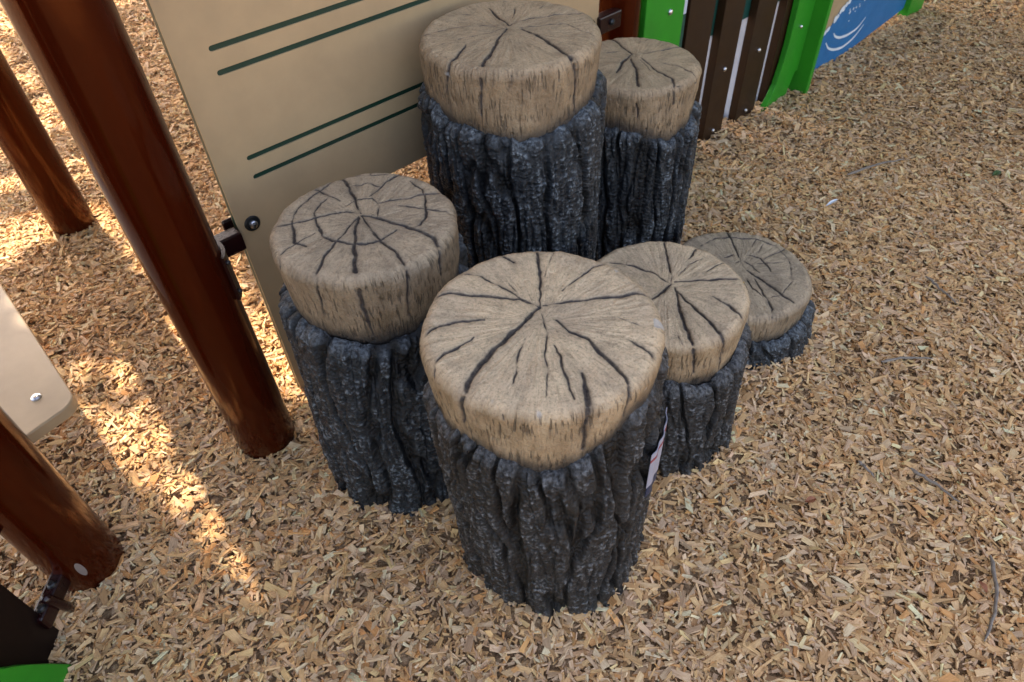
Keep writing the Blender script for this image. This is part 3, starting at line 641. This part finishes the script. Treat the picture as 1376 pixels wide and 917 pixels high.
def sticker():
    # curved sticker wrapped on the right flank of the nearest stump
    cx, cy, H, rc, bx, by, rb, _ = STUMPS['front']
    def patch(name, a0, a1, z0, z1, off, mat, parent):
        n, m = 24, 16; a = np.linspace(math.radians(a0), math.radians(a1), n); z = np.linspace(z0, z1, m)
        V = []; F = []
        for lay in (0, 1):
            for aa in a:
                for zz in z:
                    f = zz / H; r = rb + (rc + .010 - rb) * f + off + .0075 + .0012 * lay + .0012 * math.sin(aa * 40)
                    V.append(((cx - bx) * f + r * math.cos(aa), (cy - by) * f + r * math.sin(aa), zz))
        k = n * m
        for i in range(n - 1):
            for j in range(m - 1):
                p = i * m + j
                F.append((p, p + m, p + m + 1, p + 1)); F.append((k + p, k + p + m, k + p + m + 1, k + p + 1))
        for j in range(m - 1):
            F.append((j, j + 1, k + j + 1, k + j)); q = (n - 1) * m + j; F.append((q, q + 1, k + q + 1, k + q))
        for i in range(n - 1):
            F.append((i * m, i * m + m, k + i * m + m, k + i * m)); q = i * m + m - 1; F.append((q, q + m, k + q + m, k + q))
        bm = bmesh.new(); vs = [bm.verts.new(v) for v in V]
        for f in F: bm.faces.new([vs[q] for q in f])
        return bm_obj(name, bm, mat, parent, smooth=False)
    s = patch('warning_sticker', -38, -8, .345, .437, .004, M['stick'], st_front)
    patch('red_line', -38.2, -7.8, .417, .423, .0045, M['red'], s)
    patch('navy_band', -37.5, -8.2, .316, .3448, .0038, M['navy'], s)
M['stick'] = plastic('sticker_paper', (.36, .36, .43), .35)
M['red'] = plastic('red_print', (.30, .03, .04), .4)
M['navy'] = plastic('navy_print', (.012, .03, .075), .4)
sticker()

# ------------------------------------------------------------------ posts
def make_post(name, x, y, label, r=.065, h=2.9, lean=(0, 0)):
    t = empty(name, (x, y, 0), label, 'post', 'brown steel posts of the play structure')
    bm = bmesh.new()
    add_lathe(bm, [(r, -.12), (r, .0), (r, .5), (r, 1.2), (r, h - .02), (r - .01, h)], Matrix.Identity(4), 64)
    bm_obj('tube', bm, M['post'], t, smooth=True)
    bm = bmesh.new()
    add_lathe(bm, [(r + .004, h), (r + .004, h + .02), (r * .8, h + .045), (r * .3, h + .058)], Matrix.Identity(4), 48)
    bm_obj('post_cap', bm, M['brown'], t, smooth=False)
    return t
M['scuff'] = plastic('scuffed_paint', (.22, .17, .15), .5)
P1 = (-.585, 1.0)
p1 = make_post('steel_post', *P1, 'thick glossy brown post planted in the chips beside the edge of the beige panel')
make_post('steel_post', -1.41, 1.91, 'brown post farthest left, its foot in the sunlit chips behind the thick post')
p3 = make_post('steel_post', -.885, .70, 'brown post in the lower left corner with a dark panel clamped to its foot')
bm = bmesh.new()                         # pale worn patch low on the corner post
n_ = 20; c0 = bm.verts.new((.0656 * math.cos(-.95), .0656 * math.sin(-.95), .075)); ring = []
for k in range(n_):
    a_ = 2 * math.pi * k / n_; th_ = -.95 + .10 * math.cos(a_); ring.append(bm.verts.new((.0656 * math.cos(th_), .0656 * math.sin(th_), .078 + .023 * math.sin(a_))))
for k in range(n_): bm.faces.new((c0, ring[k], ring[(k + 1) % n_]))
bm_obj('worn_patch', bm, M['scuff'], p3)
q4 = loc(1.195, .055)
make_post('steel_post', q4[0], q4[1], 'brown post behind the high stumps, between the beige panel and the green frame')

# ------------------------------------------------------------------ beige climbing panel
def panel():
    t = empty('play_panel', loc(0, 0), 'tall beige plastic panel with pairs of dark green grooves behind the stumps', 'panel')
    t.rotation_euler.z = math.atan2(DU[1], DU[0])
    I = Matrix.Identity(4)
    out = [(0, -.1), (.24, -.1), (.24, .40)] + arc(.295, .40, .055, 180, 90)[1:] + arc(.93, .40, .055, 90, 0) + [(.985, -.1), (1.055, -.1), (1.055, 2.25), (0, 2.25)]
    def slot(z, u0=.068, u1=1.0, hw=.0050):
        return arc(u0, z, hw, 90, 270, 6) + arc(u1, z, hw, -90, 90, 6)
    slots = [slot(z) for z in (.583, .6235, .789, .831, .995, 1.037, 1.20, 1.242)]
    bm = bmesh.new(); outline(bm, [out] + slots, I, 0, .0028); bm_obj('panel_face', bm, M['beige'], t)
    bm = bmesh.new(); outline(bm, [out], I, .0029, .0165); bm_obj('green_core', bm, M['green_core'], t)
    bm = bmesh.new(); outline(bm, [out], I, .0166, .019); bm_obj('panel_back', bm, M['beige'], t)
    Rb = Matrix.Rotation(math.radians(90), 4, 'X')
    for u, z in ((.030, .493), (.030, 1.75), (1.025, .6 - .01)):
        bm = bmesh.new()
        add_lathe(bm, [(.0165, 0), (.0165, .002), (.0150, .0045), (.0120, .005)], Matrix.Translation((u, 0, z)) @ Rb, 32)
        wsh = bm_obj('washer', bm, M['black'], t, smooth=False)
        bm = bmesh.new()
        add_lathe(bm, [(.0085, .004), (.0082, .0085), (.0065, .0105), (.0040, .0112)], Matrix.Translation((u, 0, z)) @ Rb, 24)
        add_lathe(bm, [(.0036, .0109), (.0034, .0116)], Matrix.Translation((u, 0, z)) @ Rb, 6)
        bm_obj('bolt', bm, M['steel'], wsh, smooth=False)
    # clamp arm and half collar holding the panel to the thick post
    for zc in (.482, 1.75):
        bm = bmesh.new()
        add_box(bm, (-.10, -.022, zc - .024), (-.003, .010, zc + .018))
        add_box(bm, (-.02, .0195, zc - .028), (.055, .029, zc + .028))
        br = bm_obj('clamp', bm, M['clamp'], t, bevel=.004)
        bm = bmesh.new(); pu, pv = -.133, -.071
        a = [math.radians(v) for v in range(-42, 80, 8)]
        pr = []
        for r in (.0665, .0735):
            for zz in (zc - .05, zc + .05): pr.append([bm.verts.new((pu + r * math.cos(k), pv + r * math.sin(k), zz)) for k in a])
        for k in range(len(a) - 1):
            for p, q in ((0, 1), (2, 3), (0, 2), (1, 3)): bm.faces.new((pr[p][k], pr[p][k + 1], pr[q][k + 1], pr[q][k]))
        for k in (0, -1): bm.faces.new((pr[0][k], pr[1][k], pr[3][k], pr[2][k]))
        bm_obj('collar', bm, M['clamp'], br)
        for dz in (-.034, .034):
            bm = bmesh.new(); add_lathe(bm, [(.0045, 0), (.0045, .003), (.003, .005)], Matrix.Translation((pu + .0735 * math.cos(math.radians(-35)), pv + .0735 * math.sin(math.radians(-35)), zc + dz)) @ Matrix.Rotation(math.radians(-35), 4, 'Z') @ Matrix.Rotation(math.radians(90), 4, 'Y'), 14)
            bm_obj('rivet', bm, M['black'], br)
    bm = bmesh.new(); add_box(bm, (1.05, -.012, .560), (1.135, .018, .605))
    br = bm_obj('clamp', bm, M['clamp'], t, bevel=.004)
    bm = bmesh.new(); add_lathe(bm, [(.008, 0), (.008, .006), (.004, .010)], Matrix.Translation((1.092, -.012, .585)) @ Rb, 16); bm_obj('rivet', bm, M['black'], br)
M['clamp'] = plastic('maroon_clamp_paint', (.016, .002, .0025), .25)
panel()

# ------------------------------------------------------------------ green frame, slats, painted panel
Rb = Matrix.Rotation(math.radians(90), 4, 'X')
def bolt(u, y, z, parent, r=.009):
    bm = bmesh.new(); add_lathe(bm, [(r, 0), (r, .003), (r * .75, .006), (r * .3, .0075)], Matrix.Translation((u, y, z)) @ Rb, 20)
    bm_obj('bolt', bm, M['steel'], parent)
def fence():
    rz = math.atan2(DU[1], DU[0]); I = Matrix.Identity(4)
    # green frame with a straight left upright and a flared right foot
    t = empty('arched_frame', loc(1.75, 0), 'bright green plastic frame around the brown slats, its right foot flared', 'frame'); t.rotation_euler.z = rz
    o = 1.75
    bm = bmesh.new(); outline(bm, [[(1.25 - o, -.08), (1.43 - o, -.08), (1.43 - o, 1.30), (1.25 - o, 1.30)]], I, -.003, .028)
    bm_obj('upright', bm, M['green'], t, bevel=.003); bolt(1.36 - o, -.003, .533, t); bolt(1.36 - o, -.003, .95, t)
    bm = bmesh.new(); outline(bm, [[(u - o, z) for u, z in [(1.965, -.08), (2.012, -.015), (2.045, .03), (2.068, .075), (2.083, .15), (2.090, .225), (2.088, .38), (2.08, .60), (2.08, 1.30), (2.213, 1.30), (2.213, .085), (2.196, .085), (2.170, .02), (2.150, -.08)]]], I, -.024, -.002)
    bm_obj('flared_foot', bm, M['green'], t, bevel=.002); bolt(2.145 - o, -.024, .27, t, .007)
    bm = bmesh.new(); outline(bm, [[(1.25 - o, 1.302), (2.24 - o, 1.302), (2.24 - o, 1.45), (1.25 - o, 1.45)]], I, -.02, .02); bm_obj('head_board', bm, M['green'], t, bevel=.003)
    bm = bmesh.new(); add_box(bm, (2.214 - o, -.078, -.08), (2.238 - o, .02, 1.30)); bm_obj('side_board', bm, M['green'], t, bevel=.003)
    bm = bmesh.new(); add_box(bm, (2.13 - o, 0, -.06), (2.2135 - o, .008, .10)); bm_obj('foot_bracket', bm, M['clamp'], t)
    # slats
    t = empty('slat_fence', loc(1.75, .003), 'dark brown vertical slats with pale backs set between green uprights', 'slat fence'); t.rotation_euler.z = rz
    for u0, u1 in ((1.468, 1.602), (1.661, 1.777), (1.862, 1.987), (2.055, 2.175)):
        bm = bmesh.new(); add_box(bm, (u0 - o, 0, -.07), (u1 - o, .030, 1.295)); s = bm_obj('slat', bm, M['brown'], t, bevel=.002)
        bm = bmesh.new(); add_box(bm, (u0 + .001 - o, .0305, -.07), (u1 - .001 - o, .056, .366)); bm_obj('backing', bm, M['white'], s)
        bolt((u0 + u1) / 2 - o + .003, 0, .245, s, .008); bolt((u0 + u1) / 2 - o, 0, .02, s, .007)
        bolt((u0 + u1) / 2 - o + .003, 0, .80, s, .008)
    bm = bmesh.new(); add_box(bm, (1.43 - o, .0308, .368), (2.20 - o, .056, .60)); bm_obj('rail', bm, M['teal'], t)
    bm = bmesh.new(); add_box(bm, (1.44 - o, .0565, -.07), (2.20 - o, .075, .022)); bm_obj('rail', bm, M['teal'], t)
    bm = bmesh.new(); add_box(bm, (1.431 - o, .001, -.07), (1.452 - o, .030, .50)); bm_obj('edge_strip', bm, M['teal'], t)
    bm = bmesh.new(); add_box(bm, (1.431 - o, .001, .502), (1.452 - o, .030, .62)); bm_obj('edge_strip', bm, M['white'], t)
    # sea panel
    o = 2.78
    t = empty('painted_panel', loc(o, .0), 'beige panel painted with a bright blue sea, beyond the green frame', 'panel'); t.rotation_euler.z = rz
    bm = bmesh.new(); outline(bm, [[(u - o, z) for u, z in [(2.245, -.045), (3.17, .045), (3.17, 1.3), (2.245, 1.3)]]], I, .005, .027); bm_obj('board', bm, M['beige'], t)
    foam = [(2.245, .03), (2.31, .055), (2.36, .118), (2.389, .160), (2.443, .162), (2.466, .172), (2.481, .191), (2.492, .197), (2.499, .209), (2.514, .222), (2.540, .225), (2.563, .240), (2.60, .262), (2.66, .30), (2.75, .33), (2.86, .35), (3.0, .40), (3.17, .42)]
    bm = bmesh.new(); outline(bm, [[(u - o, z) for u, z in [(2.245, -.044), (3.169, .046)] + foam[::-1]]], I, .0025, .0048); bm_obj('sea', bm, M['blue'], t)
    bm = bmesh.new()
    def stroke(pts, w, y=.0020):   # draws into the current bm
        pts = [np.array(p) for p in pts]; n = len(pts); Lp = []; Rp = []
        for k, p in enumerate(pts):
            dd = pts[min(k + 1, n - 1)] - pts[max(k - 1, 0)]; dd = dd / (np.linalg.norm(dd) + 1e-9); nn = np.array([-dd[1], dd[0]])
            ww = w * (.35 + .65 * math.sin(math.pi * (k + .5) / n)); Lp.append(p + nn * ww); Rp.append(p - nn * ww)
        outline(bm, [[(float(q[0]) - o, float(q[1])) for q in Lp + Rp[::-1]]], I, y, y + .0004)
    def dense(pts, n=26):
        pts = np.array(pts); t_ = np.linspace(0, len(pts) - 1, n); k = np.minimum(t_.astype(int), len(pts) - 2); f = (t_ - k)[:, None]
        q = pts[k] * (1 - f) + pts[k + 1] * f
        for _ in range(3): q[1:-1] = (q[:-2] + q[1:-1] * 2 + q[2:]) / 4
        return q
    stroke(dense([(2.504, .132), (2.525, .112), (2.57, .094), (2.631, .084), (2.72, .086), (2.771, .119)]), .0055); bm_obj('wave_line', bm, M['foam'], t); bm = bmesh.new()
    stroke(dense([(2.456, .108), (2.49, .075), (2.55, .05), (2.631, .036), (2.712, .049), (2.776, .088)]), .0055); bm_obj('wave_line', bm, M['foam'], t); bm = bmesh.new()
    stroke(dense([(2.386, .112), (2.402, .087), (2.387, .060)], 12), .009); bm_obj('wave_line', bm, M['foam'], t); bm = bmesh.new()
    for k in range(46):
        u = 2.36 + .21 * rng.random() if k < 26 else 2.55 + .22 * rng.random()
        z0 = np.interp(u, [p[0] for p in foam], [p[1] for p in foam])
        if k < 26: uu, zz, w = u, z0 - .004 + .008 * rng.random(), .007 + .006 * rng.random()
        else: uu, zz, w = u, z0 - .03 - .09 * rng.random(), .003 + .003 * rng.random()
        a = rng.random() * 3.1; dv = np.array([math.cos(a), math.sin(a)]) * w
        c = np.array([uu, zz]); stroke([c - dv, c - dv * .3, c + dv * .4, c + dv], w * .8, .0015 - .00001 * k)
    bm_obj('foam', bm, M['foam'], t)
    t = empty('green_upright', loc(3.26, 0), 'bright green foot at the far end of the blue painted panel', 'upright'); t.rotation_euler.z = rz
    bm = bmesh.new(); outline(bm, [[(-.085, .0), (-.08, -.06), (.075, -.06), (.072, 1.4), (-.08, 1.4), (-.085, .4)]], I, -.02, .02)
    bm_obj('board', bm, M['green'], t, bevel=.003); bolt(0, -.02, .3, t)
fence()

# ------------------------------------------------------------------ lower left: beige step, dark panel, green foot
def step():
    z = .30
    b = np.array([-.843, .882]); e1 = np.array([-.66, .751]); e2 = np.array([-.60, -.80]); e2 = e2 / np.linalg.norm(e2)
    t = empty('transfer_step', (float(b[0] - .3), float(b[1]), 0), 'beige plastic step board with a rounded corner at the left edge of the photo', 'step board')
    org = np.array([b[0] - .3, b[1]])
    # rounded corner
    r = .035; ang = math.acos(float(e1 @ e2)); k = r / math.tan(ang / 2)
    p0 = b + e1 * k; p1_ = b + e2 * k; cen = b + (e1 + e2) / np.linalg.norm(e1 + e2) * r / math.sin(ang / 2)
    pts = []
    v0 = p0 - cen; v1 = p1_ - cen; a0 = math.atan2(v0[1], v0[0]); a1 = math.atan2(v1[1], v1[0])
    if a1 - a0 > math.pi: a1 -= 2 * math.pi
    if a1 - a0 < -math.pi: a1 += 2 * math.pi
    for q in range(9):
        a = a0 + (a1 - a0) * q / 8; pts.append(cen + r * np.array([math.cos(a), math.sin(a)]))
    e3 = np.array([-.80, -.60])
    pts = [b + e1 * .80] + pts + [b + e2 * .34, b + e2 * .34 + e1 * .8 + e3 * .25]
    bm = bmesh.new(); vs = [bm.verts.new((p[0] - org[0], p[1] - org[1], z - .026)) for p in pts]
    f = bm.faces.new(vs); ex = bmesh.ops.extrude_face_region(bm, geom=[f])
    for v in [g for g in ex['geom'] if isinstance(g, bmesh.types.BMVert)]: v.co.z = z
    bm_obj('board', bm, M['beige'], t, bevel=.003)
    for q in (b + e1 * .075 + e2 * .055, b + e1 * .62 + e2 * .06):
        bm = bmesh.new(); add_lathe(bm, [(.0095, 0), (.0092, .003), (.006, .0055), (.002, .0062)], Matrix.Translation((q[0] - org[0], q[1] - org[1], z)), 20)
        bm_obj('bolt', bm, M['steel'], t, smooth=False)
    for q in (b + e1 * .62 + e2 * .22,):
        bm = bmesh.new(); add_lathe(bm, [(.03, -.1), (.03, z - .027)], Matrix.Translation((q[0] - org[0], q[1] - org[1], 0)), 24); bm_obj('leg', bm, M['post'], t, smooth=False)
    bm = bmesh.new(); q = b + e2 * .12 - org; add_box(bm, (q[0] - .14, q[1] - .16, z - .05), (q[0] + .02, q[1] - .02, z - .027)); bm_obj('bracket', bm, M['clamp'], t, bevel=.003)
step()
def dark_panel():
    t = empty('side_panel', (-.885, .56, 0), 'dark maroon panel clamped to the lower left post', 'panel')
    bm = bmesh.new(); add_box(bm, (-.019, -1.1, -.08), (0, 0.0, 1.0)); bm_obj('board', bm, M['maroon'], t, bevel=.002)
    bm = bmesh.new(); add_box(bm, (-.016, -.014, .045), (.010, .085, .085)); cl = bm_obj('clamp', bm, M['clamp'], t, bevel=.006, seg=3)
    bm = bmesh.new(); add_lathe(bm, [(.007, -.045), (.009, -.03), (.009, .03), (.007, .045)], Matrix.Translation((.012, .028, .065)) @ Matrix.Rotation(math.radians(12), 4, 'X'), 20)
    bm_obj('hinge_pin', bm, M['clamp'], cl, smooth=True)
    for yy, zz in ((.055, .085), (.01, .085)):
        bm = bmesh.new(); add_lathe(bm, [(.009, 0), (.0075, .004), (.005, .006)], Matrix.Translation((.0, yy, zz)), 18); bm_obj('bolt', bm, M['black'], cl, smooth=False)
    t = empty('low_frame', (-.862, .40, 0), 'bright green plastic foot at the bottom left corner in front of the dark panel', 'frame')
    bm = bmesh.new()
    MY = Matrix(((0, 1, 0, 0), (1, 0, 0, 0), (0, 0, 1, 0), (0, 0, 0, 1)))
    outline(bm, [[(.10, -.06), (.10, .0), (.078, .065), (.055, .125), (.0, .24), (-.08, .31), (-.2, .36), (-.9, .40), (-.9, -.06)]], MY, 0, .022)
    bm_obj('board', bm, M['green'], t, bevel=.003)
dark_panel()

# ------------------------------------------------------------------ small litter on the chips
def tube(name, pts, r, mat, label, cat, group=None):
    P = [np.array(p, float) for p in pts]
    for k in range(2):
        Q = [P[0]]
        for a, b in zip(P, P[1:]): Q += [a * .5 + b * .5 + rng.normal(0, .0012, 3), b]
        P = Q
    n = 8; V = []; F = []
    for i, p in enumerate(P):
        dd = P[min(i + 1, len(P) - 1)] - P[max(i - 1, 0)]; dd /= np.linalg.norm(dd)
        a = np.cross(dd, [0, 0, 1.]); a /= np.linalg.norm(a); b = np.cross(dd, a)
        rr = r * (1 - .5 * i / len(P)) * (1 + .2 * rng.random())
        if i in (0, len(P) - 1): rr *= .4
        for k in range(n):
            V.append(p + rr * (math.cos(2 * math.pi * k / n) * a + math.sin(2 * math.pi * k / n) * b))
        if i:
            for k in range(n): F.append(((i - 1) * n + k, (i - 1) * n + (k + 1) % n, i * n + (k + 1) % n, i * n + k))
    V = np.array(V); org = np.array([P[0][0], P[0][1], 0.]); V = V - org
    o = mesh_obj(name, V, F, mat, smooth=True, origin=org); tag(o, label, cat, group); return o
def gz(x, y, up=.022): return float(ghv(np.array([x]), np.array([y]))[0]) + up
def tw(a, b, r, label, bend=.01):
    a = np.array(a); b = np.array(b); nrm = np.array([-(b - a)[1], (b - a)[0]]); nrm /= np.linalg.norm(nrm)
    pts = [(*(a + (b - a) * t + nrm * bend * math.sin(t * math.pi)), gz(*(a + (b - a) * t))) for t in (0, .33, .66, 1)]
    tube('twig', pts, r, M['twig'], label, 'twig', 'twigs lying on the chips')
tw((.842, .816), (.903, .726), .0036, 'straight grey twig on the chips right of the nearest stump', .002)
tw((.905, .61), (.810, .45), .0038, 'curved grey twig nearest the lower right corner', .016)
tw((1.148, 1.421), (1.180, 1.310), .0036, 'short dark twig right of the lowest stump', .004)
tw((1.13, 1.945), (1.353, 2.02), .0042, 'long pale twig on the chips to the right of the back stump', .01)
tw((.739, .841), (.757, .80), .0034, 'stubby grey twig a short way left of the straight twig', .001)
tw((.90, 1.117), (1.03, 1.12), .0035, 'thin dark twig lying level below the lowest stump', .008)
def leaf(x, y, L, W, mat, label, name='leaf', cat='leaf', yaw=0.):
    n = 9; V = []; F = []
    for i in range(n):
        t = i / (n - 1); ww = W * math.sin(math.pi * min(max(t, .04), .97)) ** .8
        for j, sg in enumerate((-1, 0, 1)): V.append((L * (t - .5), sg * ww / 2, .004 * math.sin(3 * t) + abs(sg) * .003 + .0005))
    k = len(V); V += [(a, b, c - .0008) for a, b, c in V]
    for i in range(n - 1):
        for j in (0, 1):
            p = i * 3 + j; F.append((p, p + 3, p + 4, p + 1)); F.append((k + p, k + p + 1, k + p + 4, k + p + 3))
    for i in range(n - 1):
        for j in (0, 2): p = i * 3 + j; F.append((p, p + 3, k + p + 3, k + p))
    o = mesh_obj(name, V, F, mat, smooth=False, origin=(x, y, gz(x, y, .021))); o.rotation_euler = (.15, -.1, yaw); tag(o, label, cat)
leaf(1.595, 1.898, .036, .02, M['leaf'], 'small green leaf lying on the chips near the right edge', yaw=.4)
leaf(.601, .747, .024, .014, M['dryleaf'], 'curled rust-red leaf on the chips right of the nearest stump', yaw=.2)
leaf(.857, .548, .022, .012, M['dryleaf'], 'dark red leaf scrap beside the curved twig', yaw=1.8)
leaf(1.02, 1.785, .05, .010, M['foam'], 'narrow white scrap on the chips above the lowest stump', 'paper_scrap', 'scrap', .5)

bm = bmesh.new(); vs = add_box(bm, (-.013, -.0035, 0), (.013, .0035, .003))
for v in vs:
    if v.co.x > 0: v.co.y *= .5
o = bm_obj('loose_chip', bm, simple('fresh_chip', (.72, .46, .16)), bevel=.0004); o.location = (.560, 1.262, .1735); o.rotation_euler.z = .1
tag(o, 'single yellow wood chip lying on top of the lowest stump', 'wood chip')
# ------------------------------------------------------------------ added unseen leaf canopy, shaped to block the sun
def tree():
    tx, ty = -4.7, 3.4
    t = empty('shade_blocker', (tx, ty, 0), 'unseen leaf canopy added to cast dappled shade over the play area', 'tree')
    bm = bmesh.new()
    def limb(a, b, r0, r1, n=10):
        a = Vector(a); b = Vector(b); d = (b - a).normalized(); x = d.orthogonal().normalized(); y = d.cross(x)
        rings = []
        for k in range(7):
            f = k / 6; c = a.lerp(b, f) + x * .05 * math.sin(f * 5) * (b - a).length * .15; r = r0 + (r1 - r0) * f
            rings.append([bm.verts.new(c + r * (math.cos(2 * math.pi * j / n) * x + math.sin(2 * math.pi * j / n) * y)) for j in range(n)])
        for p, q in zip(rings, rings[1:]):
            for j in range(n): bm.faces.new((p[j], p[(j + 1) % n], q[(j + 1) % n], q[j]))
    limb((0, 0, -.2), (.1, .05, 3.0), .22, .15)
    for e in ((3.4, 1.6, 3.9), (2.2, .2, 3.8), (4.6, 3.0, 4.1), (1.2, 2.5, 4.2), (-1.5, 1, 4.4), (5.8, 2.2, 4.1)): limb((.1, .05, 2.9), e, .08, .02)
    bm_obj('trunk', bm, M['trunk'], t, smooth=True)
    N = 230000
    u = -3.6 + 10.6 * rng.random(N); v = -3.2 + 7.2 * rng.random(N)
    dn = np.where(v < -.10, 1., 0.)  # leaf density follows the wanted shade on the ground, sun bands left open
    dn = np.where((v > -.24) & (v < 0), sst(.03, -.22, v), dn)
    nz = gn(np.stack([u * 7, v * 4, 0 * u], 1)); nz2 = gn(np.stack([u * 3, v * 3, 0 * u + 7], 1))
    bandA = sst(-.42, -.34, u) * sst(-.16, -.22, u) * sst(-1.15, -.8, v) * (v < 0)
    dn = dn * (1 - bandA * (.92 * sst(-.45, .05, nz)) )
    dn = np.where((v > .62) & (u < -.43), .07 + .32 * sst(0, .5, nz2) * sst(1.0, 1.3, v), dn)
    dn = np.where((v <= .62) & (u < -.43), 1., dn)
    dn = np.where((v > -.15) & (v < .62) & (u > -.43) & (u < -.26), .04 + .40 * sst(.0, .4, nz), dn)
    P_ = .45 + .55 * sst(-.35, .1, nz)
    pd = P_ * sst(-.52, -.42, u) * sst(-.03, -.12, u) * sst(.48, .60, v) * sst(1.1, 1.0, v)
    dn = np.maximum(dn, pd * .9)
    dn = np.where((v > 0) & (u > -.1), .08, dn)
    dn = np.maximum(dn, sst(.08, .2, u) * sst(1.35, 1.2, u) * (v > 0) * (v < 3.0) * .95)
    dn = np.where(u > 3.35, 1., dn); dn = np.where((u > 1.3) & (v < .40), 1., dn)
    keep = rng.random(N) < np.where(v < 0, dn, dn * .68)
    u = u[keep]; v = v[keep]; n = len(u)
    g = A0[None] + u[:, None] * DU + v[:, None] * DN
    hz = 3.2 + 1.0 * rng.random(n)
    C = np.stack([g[:, 0], g[:, 1], 0 * hz], 1) + SD[None] * (hz / SD[2])[:, None]
    a = rng.normal(size=(n, 3)); a /= np.linalg.norm(a, axis=1)[:, None]
    nn = rng.normal(size=(n, 3)) * .6 + [0, 0, 1.]; b = np.cross(nn, a); b /= np.linalg.norm(b, axis=1)[:, None]
    L = .045 + .02 * rng.random(n)
    V = np.stack([C - a * L[:, None], C + b * L[:, None] * .55, C + a * L[:, None], C - b * L[:, None] * .55], 1).reshape(-1, 3) - [tx, ty, 0]
    F = np.arange(4 * n).reshape(-1, 4)
    mesh_obj('crown', V, F, M['leaf'], t, smooth=False)
tree()
def far_blocker():
    # second crown, unseen, added to block sky over the far right ground
    tx, ty = 6.4, 6.2
    t = empty('shade_blocker', (tx, ty, 0), 'unseen low crown added to darken the far ground on the right', 'tree')
    bm = bmesh.new(); add_lathe(bm, [(.2, -.1), (.16, .8), (.14, 2.0), (.09, 3.0), (.04, 3.6)], Matrix.Identity(4), 18)
    bm_obj('trunk', bm, M['trunk'], t, smooth=True)
    n = 60000
    r = 3.4 * np.sqrt(rng.random(n)); a = rng.random(n) * 2 * math.pi
    C = np.stack([4.5 + r * np.cos(a), 4.5 + r * np.sin(a), 2.0 + .8 * rng.random(n)], 1)
    a = rng.normal(size=(n, 3)); a /= np.linalg.norm(a, axis=1)[:, None]
    nn = rng.normal(size=(n, 3)) * .6 + [0, 0, 1.]; b = np.cross(nn, a); b /= np.linalg.norm(b, axis=1)[:, None]
    L = .06 + .02 * rng.random(n)
    V = np.stack([C - a * L[:, None], C + b * L[:, None] * .55, C + a * L[:, None], C - b * L[:, None] * .55], 1).reshape(-1, 3) - [tx, ty, 0]
    mesh_obj('crown', V, np.arange(4 * n).reshape(-1, 4), M['leaf'], t, smooth=False)
far_blocker()
